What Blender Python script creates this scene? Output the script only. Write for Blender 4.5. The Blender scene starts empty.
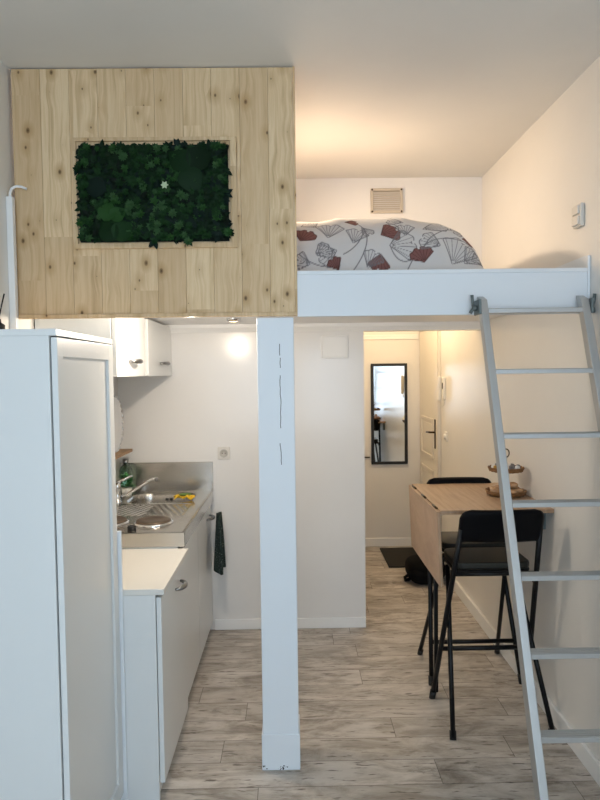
import bpy, bmesh, math, random
import numpy as np
from mathutils import Vector, Matrix
random.seed(7)
PI = math.pi
C = bpy.context.scene.collection
sc = bpy.context.scene
XR, XL, YK, YF, ZC, YP = 1.2307, -1.13, 4.059, 5.967, 2.9187, 2.586
YB = -1.7

# ------------------------------------------------------------------ materials
MATS = {}
def mat(name, col=(.8, .8, .8), rough=.5, metal=0., spec=.5, trans=0., ior=1.45, emit=None, estr=0.):
    m = bpy.data.materials.new(name); m.use_nodes = True
    b = m.node_tree.nodes['Principled BSDF']
    b.inputs['Base Color'].default_value = (*col, 1)
    b.inputs['Roughness'].default_value = rough
    b.inputs['Metallic'].default_value = metal
    b.inputs['Specular IOR Level'].default_value = spec
    b.inputs['Transmission Weight'].default_value = trans
    b.inputs['IOR'].default_value = ior
    if emit:
        b.inputs['Emission Color'].default_value = (*emit, 1)
        b.inputs['Emission Strength'].default_value = estr
    MATS[name] = m
    return m
class NG:
    """small node-graph helper"""
    def __init__(s, m):
        s.t = m.node_tree; s.b = s.t.nodes['Principled BSDF']
    def n(s, typ, **kw):
        nd = s.t.nodes.new(typ)
        for k, v in kw.items():
            if k.startswith('i_'): nd.inputs[k[2:].replace('_', ' ')].default_value = v
            else: setattr(nd, k, v)
        return nd
    def l(s, a, b): s.t.links.new(a, b)
    def math(s, op, a, b=None, c=None, clamp=False):
        nd = s.t.nodes.new('ShaderNodeMath'); nd.operation = op; nd.use_clamp = clamp
        for i, v in enumerate((a, b, c)):
            if v is None: continue
            if isinstance(v, (int, float)): nd.inputs[i].default_value = v
            else: s.l(v, nd.inputs[i])
        return nd.outputs[0]
    def mix(s, f, a, b, blend='MIX'):
        nd = s.t.nodes.new('ShaderNodeMix'); nd.data_type = 'RGBA'; nd.blend_type = blend
        for sock, v in ((nd.inputs['Factor'], f), (nd.inputs[6], a), (nd.inputs[7], b)):
            if isinstance(v, (int, float)): sock.default_value = v
            elif isinstance(v, tuple): sock.default_value = (*v, 1)
            else: s.l(v, sock)
        return nd.outputs[2]
    def ramp(s, f, stops):
        nd = s.t.nodes.new('ShaderNodeValToRGB'); cr = nd.color_ramp
        while len(cr.elements) < len(stops): cr.elements.new(.5)
        for e, (p, c) in zip(cr.elements, stops):
            e.position = p; e.color = (*c, 1) if isinstance(c, tuple) else (c, c, c, 1)
        s.l(f, nd.inputs[0]); return nd.outputs[0]
    def bump(s, h, strength=.2, dist=.01):
        nd = s.n('ShaderNodeBump'); nd.inputs['Strength'].default_value = strength
        nd.inputs['Distance'].default_value = dist
        s.l(h, nd.inputs['Height']); s.l(nd.outputs[0], s.b.inputs['Normal'])
    def coord(s, scale=(1, 1, 1), loc=(0, 0, 0)):
        tc = s.n('ShaderNodeTexCoord'); mp = s.n('ShaderNodeMapping')
        mp.inputs['Scale'].default_value = scale; mp.inputs['Location'].default_value = loc
        s.l(tc.outputs['Object'], mp.inputs[0]); return mp.outputs[0]
    def xyz(s, v):
        nd = s.n('ShaderNodeSeparateXYZ'); s.l(v, nd.inputs[0]); return nd.outputs
    def comb(s, x, y, z):
        nd = s.n('ShaderNodeCombineXYZ')
        for i, v in enumerate((x, y, z)):
            if isinstance(v, (int, float)): nd.inputs[i].default_value = v
            else: s.l(v, nd.inputs[i])
        return nd.outputs[0]
    def noise(s, v, scale=5., detail=4., rough=.55, dist=0.):
        nd = s.n('ShaderNodeTexNoise'); s.l(v, nd.inputs['Vector'])
        nd.inputs['Scale'].default_value = scale; nd.inputs['Detail'].default_value = detail
        nd.inputs['Roughness'].default_value = rough; nd.inputs['Distortion'].default_value = dist
        return nd.outputs['Fac']
    def white(s, v):
        nd = s.n('ShaderNodeTexWhiteNoise'); nd.noise_dimensions = '3D'; s.l(v, nd.inputs['Vector'])
        return nd.outputs['Value']

def paint(name, col, rough, vary=.05, bump=.06, spec=.5):
    m = mat(name, col, rough, spec=spec); g = NG(m)
    v = g.coord()
    n = g.noise(v, 2.2, 5, .6)
    g.l(g.mix(n, tuple(c*(1-vary) for c in col), tuple(min(1, c*(1+vary)) for c in col)), g.b.inputs['Base Color'])
    g.bump(g.noise(v, 90, 3, .6), bump, .004)
    return m
M_wall = paint('wall_paint', (.78, .755, .715), .30, bump=.03)
M_kwall = paint('gloss_wall_paint', (.78, .76, .735), .20, bump=.012)
M_ceil = paint('ceiling_paint', (.76, .74, .70), .7)
M_white = paint('white_lacquer', (.74, .75, .74), .32, .02, .02)
M_board = paint('white_board_paint', (.80, .83, .86), .45, .03, .05)
M_trim = paint('white_trim', (.86, .85, .83), .4, .02, .02)
M_door = paint('cream_door_paint', (.80, .75, .66), .4, .02, .02)
M_plastic = mat('white_plastic', (.80, .78, .73), .4)
M_beige = mat('beige_plastic', (.50, .44, .36), .5)
M_dark = mat('dark_gap', (.02, .02, .02), .7)
M_black = mat('black_metal', (.004, .004, .005), .42, 0, .3)
M_blackpl = mat('black_plastic', (.012, .012, .012), .5)
M_chrome = mat('chrome', (.75, .75, .75), .13, 1)
M_steelh = mat('brushed_handle_metal', (.30, .30, .30), .32, 1)
M_alu = mat('aluminium', (.50, .505, .50), .45, .7)
M_brackets = mat('grey_steel_bracket', (.16, .19, .19), .45, .6)
M_mirror = mat('mirror_glass', (.85, .87, .88), .02, 1)
M_socket = mat('socket_grey', (.48, .46, .42), .5)
M_plate = mat('grey_beige_plastic', (.68, .65, .60), .45)
M_bulb = mat('glowing_bulb', (1, .9, .75), .4, emit=(1, .74, .42), estr=14)
M_sponge = mat('yellow_cloth', (.80, .50, .03), .9)
M_spgreen = mat('green_scourer', (.12, .20, .05), .9)
M_shelfwood = mat('brown_shelf_wood', (.33, .19, .09), .5)
M_glass = mat('green_glass', (.68, .90, .76), .06, trans=1.)
M_herb = mat('herb_leaf', (.035, .20, .045), .55)
M_vinyl = mat('black_vinyl', (.003, .003, .004), .5, spec=.12)
M_seat = mat('black_seat_vinyl', (.018, .018, .014), .36, spec=.5)
M_matmat = mat('dark_doormat', (.022, .021, .018), .95)
M_bag = mat('black_nylon', (.003, .003, .0035), .8, spec=.12)
M_wicker = mat('wicker', (.21, .10, .035), .6)
M_bronze = mat('dark_bronze', (.07, .05, .03), .4, .8)
M_winframe = mat('white_window_frame', (.8, .8, .8), .4)
M_crock = mat('grey_foil', (.16, .16, .18), .35, .6)
M_gold = mat('gold_foil', (.45, .28, .07), .35, .7)
M_wfoil = mat('white_foil', (.75, .74, .72), .4, .2)
M_biscuit = mat('biscuit', (.50, .26, .10), .7)
M_wrap = mat('clear_wrapped_biscuit', (.46, .26, .13), .25)
M_beigeside = paint('beige_board_paint', (.60, .52, .42), .6)

def crack_paint():
    m = paint('white_post_paint', (.79, .83, .87), .45, .03, .05); g = NG(m)
    # thin vertical shrinkage crack with breaks, and chipped paint near the foot
    v = g.coord(); x, y, z = g.xyz(v)
    wob = g.math('MULTIPLY', g.math('SUBTRACT', g.noise(g.comb(0., 0., z), 6, 3, .6), .5), .03)
    d = g.math('ABSOLUTE', g.math('ADD', g.math('SUBTRACT', x, .018), wob))
    line = g.math('LESS_THAN', d, .0015)
    brk = g.math('GREATER_THAN', g.noise(g.comb(3., 0., z), 11, 2, .5), .47)
    hi = g.math('GREATER_THAN', z, 1.30); lo = g.math('LESS_THAN', z, 1.80)
    f = g.math('MULTIPLY', g.math('MULTIPLY', line, brk), g.math('MULTIPLY', hi, lo))
    base = g.b.inputs['Base Color'].links[0].from_socket
    chips = g.math('MULTIPLY', g.math('GREATER_THAN', g.noise(v, 45, 3, .6), .62),
                   g.math('LESS_THAN', z, .022))
    f2 = g.math('MAXIMUM', f, chips)
    g.l(g.mix(f2, base, (.05, .055, .06)), g.b.inputs['Base Color'])
    return m
M_post = crack_paint()

def pine(name='pine', bw=.1145, x0=0.):
    m = mat(name, (.6, .42, .25), .55, spec=.3); g = NG(m)
    v = g.coord(); x, y, z = g.xyz(v)
    bi = g.math('FLOOR', g.math('DIVIDE', g.math('SUBTRACT', x, x0), bw))
    r1 = g.white(g.comb(bi, 3.1, 0.)); r2 = g.white(g.comb(bi, 7.7, 1.))
    seg = g.math('FLOOR', g.math('ADD', g.math('MULTIPLY', z, 1.35), g.math('MULTIPLY', r2, 5.)))
    r3 = g.white(g.comb(bi, seg, 2.))
    zo = g.math('ADD', z, g.math('MULTIPLY', r1, 13.)); zo = g.math('ADD', zo, g.math('MULTIPLY', seg, 3.3))
    # knots: voronoi cells stretched along the board
    vk = g.comb(g.math('MULTIPLY', g.math('ADD', x, g.math('MULTIPLY', r1, 2.)), 10.), g.math('MULTIPLY', zo, 6.6), 0.)
    vo = g.n('ShaderNodeTexVoronoi'); vo.inputs['Scale'].default_value = 1; vo.inputs['Randomness'].default_value = 1
    vo.voronoi_dimensions = '2D'; g.l(vk, vo.inputs['Vector'])
    dk = vo.outputs['Distance']
    size = g.white(vo.outputs['Position'])
    rk = g.math('ADD', g.math('MULTIPLY', size, .10), -.012)
    knot = g.math('SUBTRACT', 1., g.math('DIVIDE', dk, g.math('MAXIMUM', rk, .004)), clamp=True)
    knot = g.math('POWER', knot, .6)
    halo = g.math('MULTIPLY', g.math('SUBTRACT', 1., g.math('MULTIPLY', dk, 3.3), clamp=True), g.math('MULTIPLY', size, 1.1))
    # grain lines bend around knots
    warp = g.math('MULTIPLY', g.math('SUBTRACT', 1., g.math('MULTIPLY', dk, 2.2), clamp=True), .35)
    vg = g.comb(g.math('ADD', g.math('MULTIPLY', x, 30.), warp), g.math('MULTIPLY', r1, 9.), g.math('MULTIPLY', zo, 1.1))
    gr = g.noise(vg, 2.2, 6, .62, .6)
    fine = g.noise(g.comb(g.math('MULTIPLY', x, 260.), 0., g.math('MULTIPLY', zo, 7.)), 1., 3, .6)
    broad = g.noise(g.comb(g.math('MULTIPLY', x, 6.), r1, g.math('MULTIPLY', zo, 1.8)), 1.6, 3, .5)
    col = g.ramp(gr, [(.28, (.57, .39, .21)), (.44, (.75, .55, .325)), (.60, (.86, .665, .425)), (.8, (.69, .49, .28))])
    col = g.mix(g.math('MULTIPLY', fine, .28), col, (.45, .29, .15))
    tone = g.math('ADD', g.math('MULTIPLY', r3, .48), g.math('MULTIPLY', broad, .30))
    col = g.mix(g.math('SUBTRACT', tone, .15, clamp=True), col, (.50, .32, .165))
    col = g.mix(halo, col, (.47, .29, .13))
    col = g.mix(knot, col, (.085, .045, .02))
    g.l(col, g.b.inputs['Base Color'])
    g.bump(gr, .08, .003)
    return m
M_pine = pine()
M_pinetrim = pine('pine_trim', .3, -.1)

def oak():
    m = mat('light_oak_laminate', (.5, .33, .2), .38, spec=.4); g = NG(m)
    v = g.coord(); x, y, z = g.xyz(v)
    gr = g.noise(g.comb(g.math('MULTIPLY', x, 30.), g.math('MULTIPLY', y, 2.2), g.math('MULTIPLY', z, 4.)), 1.5, 5, .65, .4)
    fine = g.noise(g.comb(g.math('MULTIPLY', x, 140.), g.math('MULTIPLY', y, 6.), g.math('MULTIPLY', z, 12.)), 1., 3, .6)
    c = g.ramp(gr, [(.3, (.33, .205, .125)), (.5, (.43, .285, .18)), (.7, (.52, .36, .24))])
    c = g.mix(g.math('MULTIPLY', fine, .3), c, (.30, .18, .10))
    g.l(c, g.b.inputs['Base Color']); return m
M_oak = oak()

def floor_mat():
    m = mat('weathered_plank_floor', (.4, .35, .3), .42, spec=.45); g = NG(m)
    v = g.coord(); x, y, z = g.xyz(v)
    pw, pl = .165, 1.28
    row = g.math('FLOOR', g.math('DIVIDE', y, pw))
    xs = g.math('ADD', x, g.math('MULTIPLY', g.white(g.comb(row, 4., 0.)), pl))
    ci = g.math('FLOOR', g.math('DIVIDE', xs, pl))
    rb = g.white(g.comb(row, ci, 1.)); rb2 = g.white(g.comb(row, ci, 5.))
    fy = g.math('FRACT', g.math('DIVIDE', y, pw)); fx = g.math('FRACT', g.math('DIVIDE', xs, pl))
    ey = g.math('MULTIPLY', g.math('MINIMUM', fy, g.math('SUBTRACT', 1., fy)), pw)
    ex = g.math('MULTIPLY', g.math('MINIMUM', fx, g.math('SUBTRACT', 1., fx)), pl)
    seam = g.math('LESS_THAN', g.math('MINIMUM', ex, ey), .0016)
    off = g.math('MULTIPLY', rb, 37.)
    vv = g.comb(g.math('ADD', g.math('MULTIPLY', x, 2.1), off), g.math('MULTIPLY', y, 6.5), off)
    a = g.noise(vv, 1.15, 8, .72, 1.1)
    streak = g.noise(g.comb(g.math('ADD', g.math('MULTIPLY', x, 2.2), off), g.math('MULTIPLY', y, 13.), off), 1., 8, .78, 1.2)
    patch = g.noise(g.comb(g.math('ADD', g.math('MULTIPLY', x, 2.6), off), g.math('MULTIPLY', y, 5.), 3.), 1.3, 5, .6, .8)
    fleck = g.noise(g.comb(g.math('ADD', g.math('MULTIPLY', x, 9.), off), g.math('MULTIPLY', y, 60.), off), 1., 3, .6)
    c = g.ramp(a, [(.31, (.20, .17, .14)), (.44, (.37, .325, .28)), (.54, (.51, .46, .405)), (.64, (.68, .625, .565))])
    c = g.mix(g.ramp(streak, [(.36, .75), (.48, 0.)]), c, (.16, .13, .105))
    c = g.mix(g.ramp(patch, [(.48, 0.), (.66, .75)]), c, (.68, .64, .595))
    c = g.mix(g.ramp(fleck, [(.33, .85), (.40, 0.)]), c, (.075, .055, .04))
    c = g.mix(g.math('MULTIPLY', rb2, .40), c, (.33, .295, .255))
    c = g.mix(g.math('MULTIPLY', seam, .7), c, (.06, .045, .035))
    g.l(c, g.b.inputs['Base Color'])
    g.l(g.math('ADD', g.math('MULTIPLY', a, .18), .34), g.b.inputs['Roughness'])
    g.bump(g.math('SUBTRACT', streak, g.math('MULTIPLY', seam, .6)), .12, .003)
    return m
M_floor = floor_mat()

def steel():
    m = mat('brushed_stainless', (.52, .50, .465), .3, 1); g = NG(m)
    v = g.coord((3, 60, 60))
    n = g.noise(v, 1, 3, .6)
    g.l(g.math('ADD', g.math('MULTIPLY', n, .05), .21), g.b.inputs['Roughness'])
    return m
M_steel = steel()
def alu_rail():
    g = NG(M_alu); v = g.coord((90, 90, 1.5)); n = g.noise(v, 1, 3, .6)
    g.l(g.math('ADD', g.math('MULTIPLY', n, .14), .40), g.b.inputs['Roughness'])
alu_rail()
def hot_mat():
    m = mat('hotplate_iron', (.10, .075, .055), .45, .6); g = NG(m)
    v = g.coord(); g.l(g.mix(g.noise(v, 25, 4, .6), (.07, .055, .045), (.21, .15, .10)), g.b.inputs['Base Color'])
    return m
M_hot = hot_mat()
def towel_mat():
    m = mat('dark_green_terry', (.02, .04, .035), .95); g = NG(m)
    v = g.coord(); n = g.noise(v, 130, 2, .5)
    g.l(g.ramp(n, [(.42, (.010, .020, .018)), (.62, (.018, .036, .032)), (.70, (.16, .19, .17))]), g.b.inputs['Base Color'])
    g.bump(n, .5, .004); return m
M_towel = towel_mat()
def vcol_mat(name, rough):
    m = mat(name, (.7, .7, .7), rough, spec=.2); g = NG(m)
    a = g.n('ShaderNodeAttribute'); a.attribute_name = 'pattern'
    g.l(a.outputs['Color'], g.b.inputs['Base Color'])
    v = g.coord(); g.bump(g.noise(v, 9, 4, .6), .25, .02)
    return m
M_duvet = vcol_mat('printed_cotton', .85)
LEAF = []
for i, c in enumerate([(.003, .014, .004), (.004, .021, .005), (.007, .032, .007), (.016, .058, .012), (.004, .013, .009), (.026, .068, .022), (.0015, .006, .0025)]):
    LEAF.append(mat('leaf_green_%d' % i, c, .55, spec=.15))
M_petal = mat('pale_leaf', (.45, .55, .35), .6)

# ------------------------------------------------------------------ mesh helpers
class MB:
    def __init__(s): s.bm = bmesh.new(); s.mi = 0
    def _tag(s, faces, smooth):
        for f in faces: f.smooth = smooth; f.material_index = s.mi
    def box(s, x0, x1, y0, y1, z0, z1):
        v = [s.bm.verts.new(p) for p in ((x0,y0,z0),(x1,y0,z0),(x1,y1,z0),(x0,y1,z0),(x0,y0,z1),(x1,y0,z1),(x1,y1,z1),(x0,y1,z1))]
        fs = [s.bm.faces.new([v[i] for i in q]) for q in ((3,2,1,0),(4,5,6,7),(0,1,5,4),(1,2,6,5),(2,3,7,6),(3,0,4,7))]
        s._tag(fs, False); return s
    def hexa(s, pts):   # 8 points like box order
        v = [s.bm.verts.new(p) for p in pts]
        fs = [s.bm.faces.new([v[i] for i in q]) for q in ((3,2,1,0),(4,5,6,7),(0,1,5,4),(1,2,6,5),(2,3,7,6),(3,0,4,7))]
        s._tag(fs, False); return s
    def tube(s, pts, r, n=10, cap=True, closed=False):
        pts = [Vector(p) for p in pts]; N = len(pts); rings = []
        rr = r if isinstance(r, (list, tuple)) else [r]*N
        prev = None
        for i, p in enumerate(pts):
            if closed: t = (pts[(i+1) % N]-pts[i-1]).normalized()
            elif i == 0: t = (pts[1]-p).normalized()
            elif i == N-1: t = (p-pts[i-1]).normalized()
            else: t = ((pts[i+1]-p).normalized()+(p-pts[i-1]).normalized()).normalized()
            if prev is None:
                a = Vector((0, 0, 1)) if abs(t.z) < .9 else Vector((1, 0, 0))
                u = t.cross(a).normalized()
            else:
                u = (prev - t*prev.dot(t)).normalized()
            prev = u; w = t.cross(u)
            rings.append([s.bm.verts.new(p+(u*math.cos(2*PI*k/n)+w*math.sin(2*PI*k/n))*rr[i]) for k in range(n)])
        fs = []
        for i in range(N if closed else N-1):
            A, B = rings[i], rings[(i+1) % N]
            for k in range(n): fs.append(s.bm.faces.new((A[k], A[(k+1)%n], B[(k+1)%n], B[k])))
        s._tag(fs, True)
        if cap and not closed:
            s._tag([s.bm.faces.new(rings[0][::-1]), s.bm.faces.new(rings[-1])], False)
        return s
    def lathe(s, prof, c=(0,0,0), n=28, axis='z', smooth=True):
        c = Vector(c); rings = []
        def P(r, h, a):
            q = (r*math.cos(a), r*math.sin(a))
            return c + (Vector((q[0], q[1], h)) if axis == 'z' else Vector((q[0], h, q[1])) if axis == 'y' else Vector((h, q[0], q[1])))
        for r, h in prof:
            rings.append([s.bm.verts.new(P(max(r, 1e-5), h, 2*PI*k/n)) for k in range(n)])
        fs = []
        for A, B in zip(rings, rings[1:]):
            for k in range(n): fs.append(s.bm.faces.new((A[k], A[(k+1)%n], B[(k+1)%n], B[k])))
        s._tag(fs, smooth)
        return s
    def prism(s, poly, d0, d1, axis='y', smooth=False):
        """poly = 2D points; extruded along axis (y: poly in x,z; x: poly in y,z; z: poly in x,y)"""
        def P(q, d): return (q[0], d, q[1]) if axis == 'y' else (d, q[0], q[1]) if axis == 'x' else (q[0], q[1], d)
        A = [s.bm.verts.new(P(q, d0)) for q in poly]; B = [s.bm.verts.new(P(q, d1)) for q in poly]
        fs = [s.bm.faces.new(A[::-1]), s.bm.faces.new(B)]; s._tag(fs, False)
        n = len(poly); fs = [s.bm.faces.new((A[k], A[(k+1)%n], B[(k+1)%n], B[k])) for k in range(n)]
        s._tag(fs, smooth); return s
    def ellip(s, c, r, p=2., n=20, m=14, wob=0., seed=0):
        """superellipsoid"""
        rnd = random.Random(seed); ph = [rnd.uniform(0, 6.28) for _ in range(6)]
        rings = []
        f = lambda t: math.copysign(abs(t)**(2./p), t)
        for i in range(m+1):
            b = -PI/2+PI*i/m; ring = []
            for k in range(n):
                a = 2*PI*k/n
                q = Vector((r[0]*f(math.cos(b))*f(math.cos(a)), r[1]*f(math.cos(b))*f(math.sin(a)), r[2]*f(math.sin(b))))
                q *= 1+wob*(math.sin(3*a+ph[0]+b*2)+math.sin(5*b+ph[1])*math.cos(2*a+ph[2]))
                ring.append(s.bm.verts.new(Vector(c)+q))
            rings.append(ring)
        fs = []
        for A, B in zip(rings, rings[1:]):
            for k in range(n): fs.append(s.bm.faces.new((A[k], A[(k+1)%n], B[(k+1)%n], B[k])))
        s._tag(fs, True); return s
    def grid(s, f, nu, nv, smooth=True):
        V = [[s.bm.verts.new(f(i/nu, j/nv)) for j in range(nv+1)] for i in range(nu+1)]
        fs = [s.bm.faces.new((V[i][j], V[i+1][j], V[i+1][j+1], V[i][j+1])) for i in range(nu) for j in range(nv)]
        s._tag(fs, smooth); return s

def props(o, label=None, cat=None, group=None, kind=None):
    if label: o['label'] = label
    if cat: o['category'] = cat
    if group: o['group'] = group
    if kind: o['kind'] = kind
    return o
def root_loc(o):
    while o.parent: o = o.parent
    return o.location
def obj(name, mb, m, parent=None, bevel=0., solid=0., fix=True, loc=None):
    """world-space mesh; becomes local to its thing's base"""
    me = bpy.data.meshes.new(name)
    if fix:
        bmesh.ops.remove_doubles(mb.bm, verts=mb.bm.verts, dist=1e-6)
        bmesh.ops.recalc_face_normals(mb.bm, faces=mb.bm.faces)
    sh = root_loc(parent) if parent else (Vector(loc) if loc else None)
    if sh is not None: bmesh.ops.translate(mb.bm, verts=mb.bm.verts, vec=-Vector(sh))
    mb.bm.to_mesh(me); mb.bm.free()
    o = bpy.data.objects.new(name, me); C.objects.link(o)
    for q in (m if isinstance(m, (list, tuple)) else [m]): me.materials.append(q)
    if parent: o.parent = parent
    elif loc: o.location = loc
    if solid:
        md = o.modifiers.new('s', 'SOLIDIFY'); md.thickness = solid; md.offset = 0
    if bevel:
        md = o.modifiers.new('b', 'BEVEL'); md.width = bevel; md.segments = 2; md.limit_method = 'ANGLE'; md.angle_limit = .6
    return o
def thing(name, label, cat, loc, group=None, kind=None):
    o = bpy.data.objects.new(name, None); C.objects.link(o); o.location = loc
    o.empty_display_size = .05
    return props(o, label, cat, group, kind)
def struct(name, mb, m, parent=None, bevel=0.):
    o = obj(name, mb, m, parent, bevel)
    if not parent: o['kind'] = 'structure'
    return o
def B(*a): return MB().box(*a)

# ------------------------------------------------------------------ room shell
T = .12
struct('floor', B(XL-T, XR+T, YB-T, YF+T, -.08, 0), M_floor)
struct('wall_left', B(XL-T, XL, YB, YK, 0, ZC), M_wall)
struct('wall_right', B(XR, XR+T, YB, YF+T, 0, ZC), M_wall)
kw = MB().box(XL, .4626, YK, YK+.1, 0, ZC).box(.4626, XR, YK, YK+.1, 1.945, ZC)
struct('wall_back', kw, M_kwall)
struct('wall_far', B(.3626, XR, YF, YF+T, 0, 2.6), M_wall)
struct('wall_inner', B(.3626, .4626, YK+.1, YF, 0, 2.6), M_wall)
struct('ceiling', B(XL-T, XR+T, YB-T, YK+.1, ZC, ZC+.1), M_ceil)
struct('ceiling.001', B(.3626, XR+T, YK+.1, YF+T, 2.6, 2.7), M_ceil)
# wall behind the viewer with the window that lights the room
WX0, WX1, WZ0, WZ1 = -.95, .95, .75, 2.55
fw = MB().box(XL, WX0, YB-T, YB, 0, ZC).box(WX1, XR, YB-T, YB, 0, ZC).box(WX0, WX1, YB-T, YB, 0, WZ0).box(WX0, WX1, YB-T, YB, WZ1, ZC)
struct('wall_front', fw, M_wall)
w = bpy.data.objects.new('window_1', None); C.objects.link(w); w['kind'] = 'structure'; w.location = (0, YB-.06, WZ0)
fr = MB()
for a in (WX0, -.03, WX1-.06): fr.box(a, a+.06, YB-.09, YB-.03, WZ0, WZ1)
for a in (WZ0, 1.95, WZ1-.06): fr.box(WX0, WX1, YB-.085, YB-.035, a, a+.06)
obj('window_frame', fr, M_winframe, w)

# baseboards / mouldings
bb = MB().box(XR-.018, XR, -1.6, YF-.014, 0, .085)
struct('baseboard_right', bb, M_trim, bevel=.004)
struct('baseboard_back', B(-.53, .4626, YK-.013, YK, 0, .07), M_trim, bevel=.004)
struct('baseboard_far', B(.4626, XR-.014, YF-.013, YF, 0, .08), M_trim, bevel=.004)
ZL = 1.995   # underside of the loft floor
cor = MB().prism([(YK, 1.945), (YK-.012, 1.945), (YK-.018, 1.958), (YK-.03, 1.975), (YK-.034, ZL), (YK, ZL)], XL, XR, 'x')
struct('trim_1', cor, M_trim)
struct('trim_2', B(.4626, XR-.03, YF-.012, YF, 1.985, 2.03), M_trim, bevel=.004)

# entrance door in the right wall of the hallway
d = bpy.data.objects.new('door_1', None); C.objects.link(d); d.location = (XR, 5.58, 0); d['kind'] = 'structure'
DY0, DY1 = 5.235, 5.945
leaf = MB().box(XR-.022, XR-.001, DY0, DY1, .01, 2.05)
obj('door_leaf', leaf, M_door, d, bevel=.003)
for z0, z1 in ((.16, .82), (.92, 1.27)):
    p = MB(); y0, y1 = DY0+.12, DY1-.10; t = .025
    for q in ((y0, y1, z0, z0+t), (y0, y1, z1-t, z1), (y0, y0+t, z0, z1), (y1-t, y1, z0, z1)):
        p.box(XR-.033, XR-.0215, *q)
    p.box(XR-.027, XR-.0215, y0+.05, y1-.05, z0+.05, z1-.05)
    obj('door_panel', p, M_door, d, bevel=.004)
fr = MB().box(XR-.03, XR-.0005, DY0-.05, DY0-.004, 0, 2.10).box(XR-.03, XR-.0005, DY0-.05, DY1, 2.055, 2.10)
obj('door_frame', fr, M_door, d, bevel=.003)
hp = MB().box(XR-.028, XR-.0215, DY0+.05, DY0+.085, 1.02, 1.27)
h = obj('handle_plate', hp, M_bronze, d, bevel=.003)
hl = MB().tube([(XR-.028, DY0+.067, 1.16), (XR-.065, DY0+.067, 1.16), (XR-.07, DY0+.08, 1.16), (XR-.07, DY0+.19, 1.152)], .0085)
obj('lever', hl, M_bronze, h)

# ------------------------------------------------------------------ sleeping loft
LF = thing('loft_platform', 'white-painted sleeping loft platform reached by the aluminium ladder', 'loft', (.05, YP, ZL))
obj('front_board', B(.0245, XR-.0125, YP, YP+.028, 1.911, 2.08), M_board, LF)
obj('top_ledge', B(.0245, XR-.0125, YP-.006, YP+.06, 2.08, 2.097), M_board, LF, bevel=.003)
obj('floor_panel', B(XL+.004, XR-.0125, YP+.0285, YK-.004, ZL, 2.05), M_trim, LF)
obj('joist', B(XL+.004, .0235, YP+.029, YP+.07, 1.925, ZL-.0005), M_board, LF)
obj('end_board', MB().box(XR-.012, XR-.001, YP-.006, YP+.028, 1.911, 2.148).box(XR-.012, XR-.001, YP+.028, YP+.9, 2.0505, 2.148), M_board, LF, bevel=.002)
# post
PO = thing('support_post', 'white square wooden post with a long crack holding up the loft', 'post', (-.069, YP+.075, 0))
obj('shaft', B(-.145, .0072, YP, YP+.15, .0, 1.909), M_post, PO, bevel=.004)
obj('base_cladding', B(-.150, .0122, YP-.004, YP+.155, 0.0, .155), M_post, PO, bevel=.003)

# pine panel
PX0, PX1, PZ0, PZ1 = -1.1165, .024, 1.918, 2.9165
PW = thing('pine_panel', 'knotty pine plank partition closing off the left of the loft', 'wood panel', (PX0, YP, PZ0))
pb = MB(); bwid = .1145; bz = PZ0+.012
for i in range(10):
    a = PX0+i*bwid; b = min(a+bwid-.0004, PX1-.010)
    pb.box(a+.0003, b, YP, YP+.014, bz, PZ1-.003)
obj('planks', pb, M_pine, PW, bevel=.0013)
obj('bottom_trim', B(PX0, PX1, YP-.008, YP+.014, PZ0-.004, PZ0+.012), M_pinetrim, PW, bevel=.002)
obj('side_trim', B(PX1-.0095, PX1, YP-.008, YP+.045, PZ0+.012, PZ1-.003), M_pinetrim, PW, bevel=.002)
obj('backing', B(PX0, PX1-.012, YP+.0145, YP+.028, 2.10, PZ1-.003), M_pinetrim, PW)

# ---- plant picture
FX0, FX1, FZ0, FZ1 = -.876, -.216, 2.193, 2.637
PP = thing('plant_picture', 'rectangular picture of dark green artificial plants on the pine planks', 'plant picture', ((FX0+FX1)/2, YP, FZ0))
f = MB(); t = .021; yb = YP-.0005; yf = YP-.012
f.box(FX0, FX1, yf, yb, FZ0, FZ0+t).box(FX0, FX1, yf, yb, FZ1-t*.7, FZ1).box(FX0, FX0+t*.7, yf, yb, FZ0+t, FZ1-t*.7).box(FX1-t*1.2, FX1, yf, yb, FZ0+t, FZ1-t*.7)
obj('frame', f, M_pinetrim, PP, bevel=.002)
gx0, gx1, gz0, gz1 = -.853, -.250, 2.220, 2.607
obj('backing', B(gx0, gx1, YP-.007, YP-.0005, gz0, gz1), LEAF[6], PP)
def leafblade(mb, c, dirv, nrm, L, W, fold=.25, seg=4):
    dirv = dirv.normalized(); side = dirv.cross(nrm).normalized(); nrm = side.cross(dirv)
    rows = []
    for i in range(seg+1):
        t = i/seg; w = W*math.sin(PI*(t**.75))*.5+1e-4
        p = c+dirv*L*t - nrm*(L*.25*t*t)
        rows.append([mb.bm.verts.new(p-side*w+nrm*w*fold), mb.bm.verts.new(p), mb.bm.verts.new(p+side*w+nrm*w*fold)])
    fs = []
    for A, Bq in zip(rows, rows[1:]):
        for k in range(2): fs.append(mb.bm.faces.new((A[k], A[k+1], Bq[k+1], Bq[k])))
    for q in fs: q.smooth = True; q.material_index = mb.mi
rnd = random.Random(3)
fol = MB()
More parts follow.
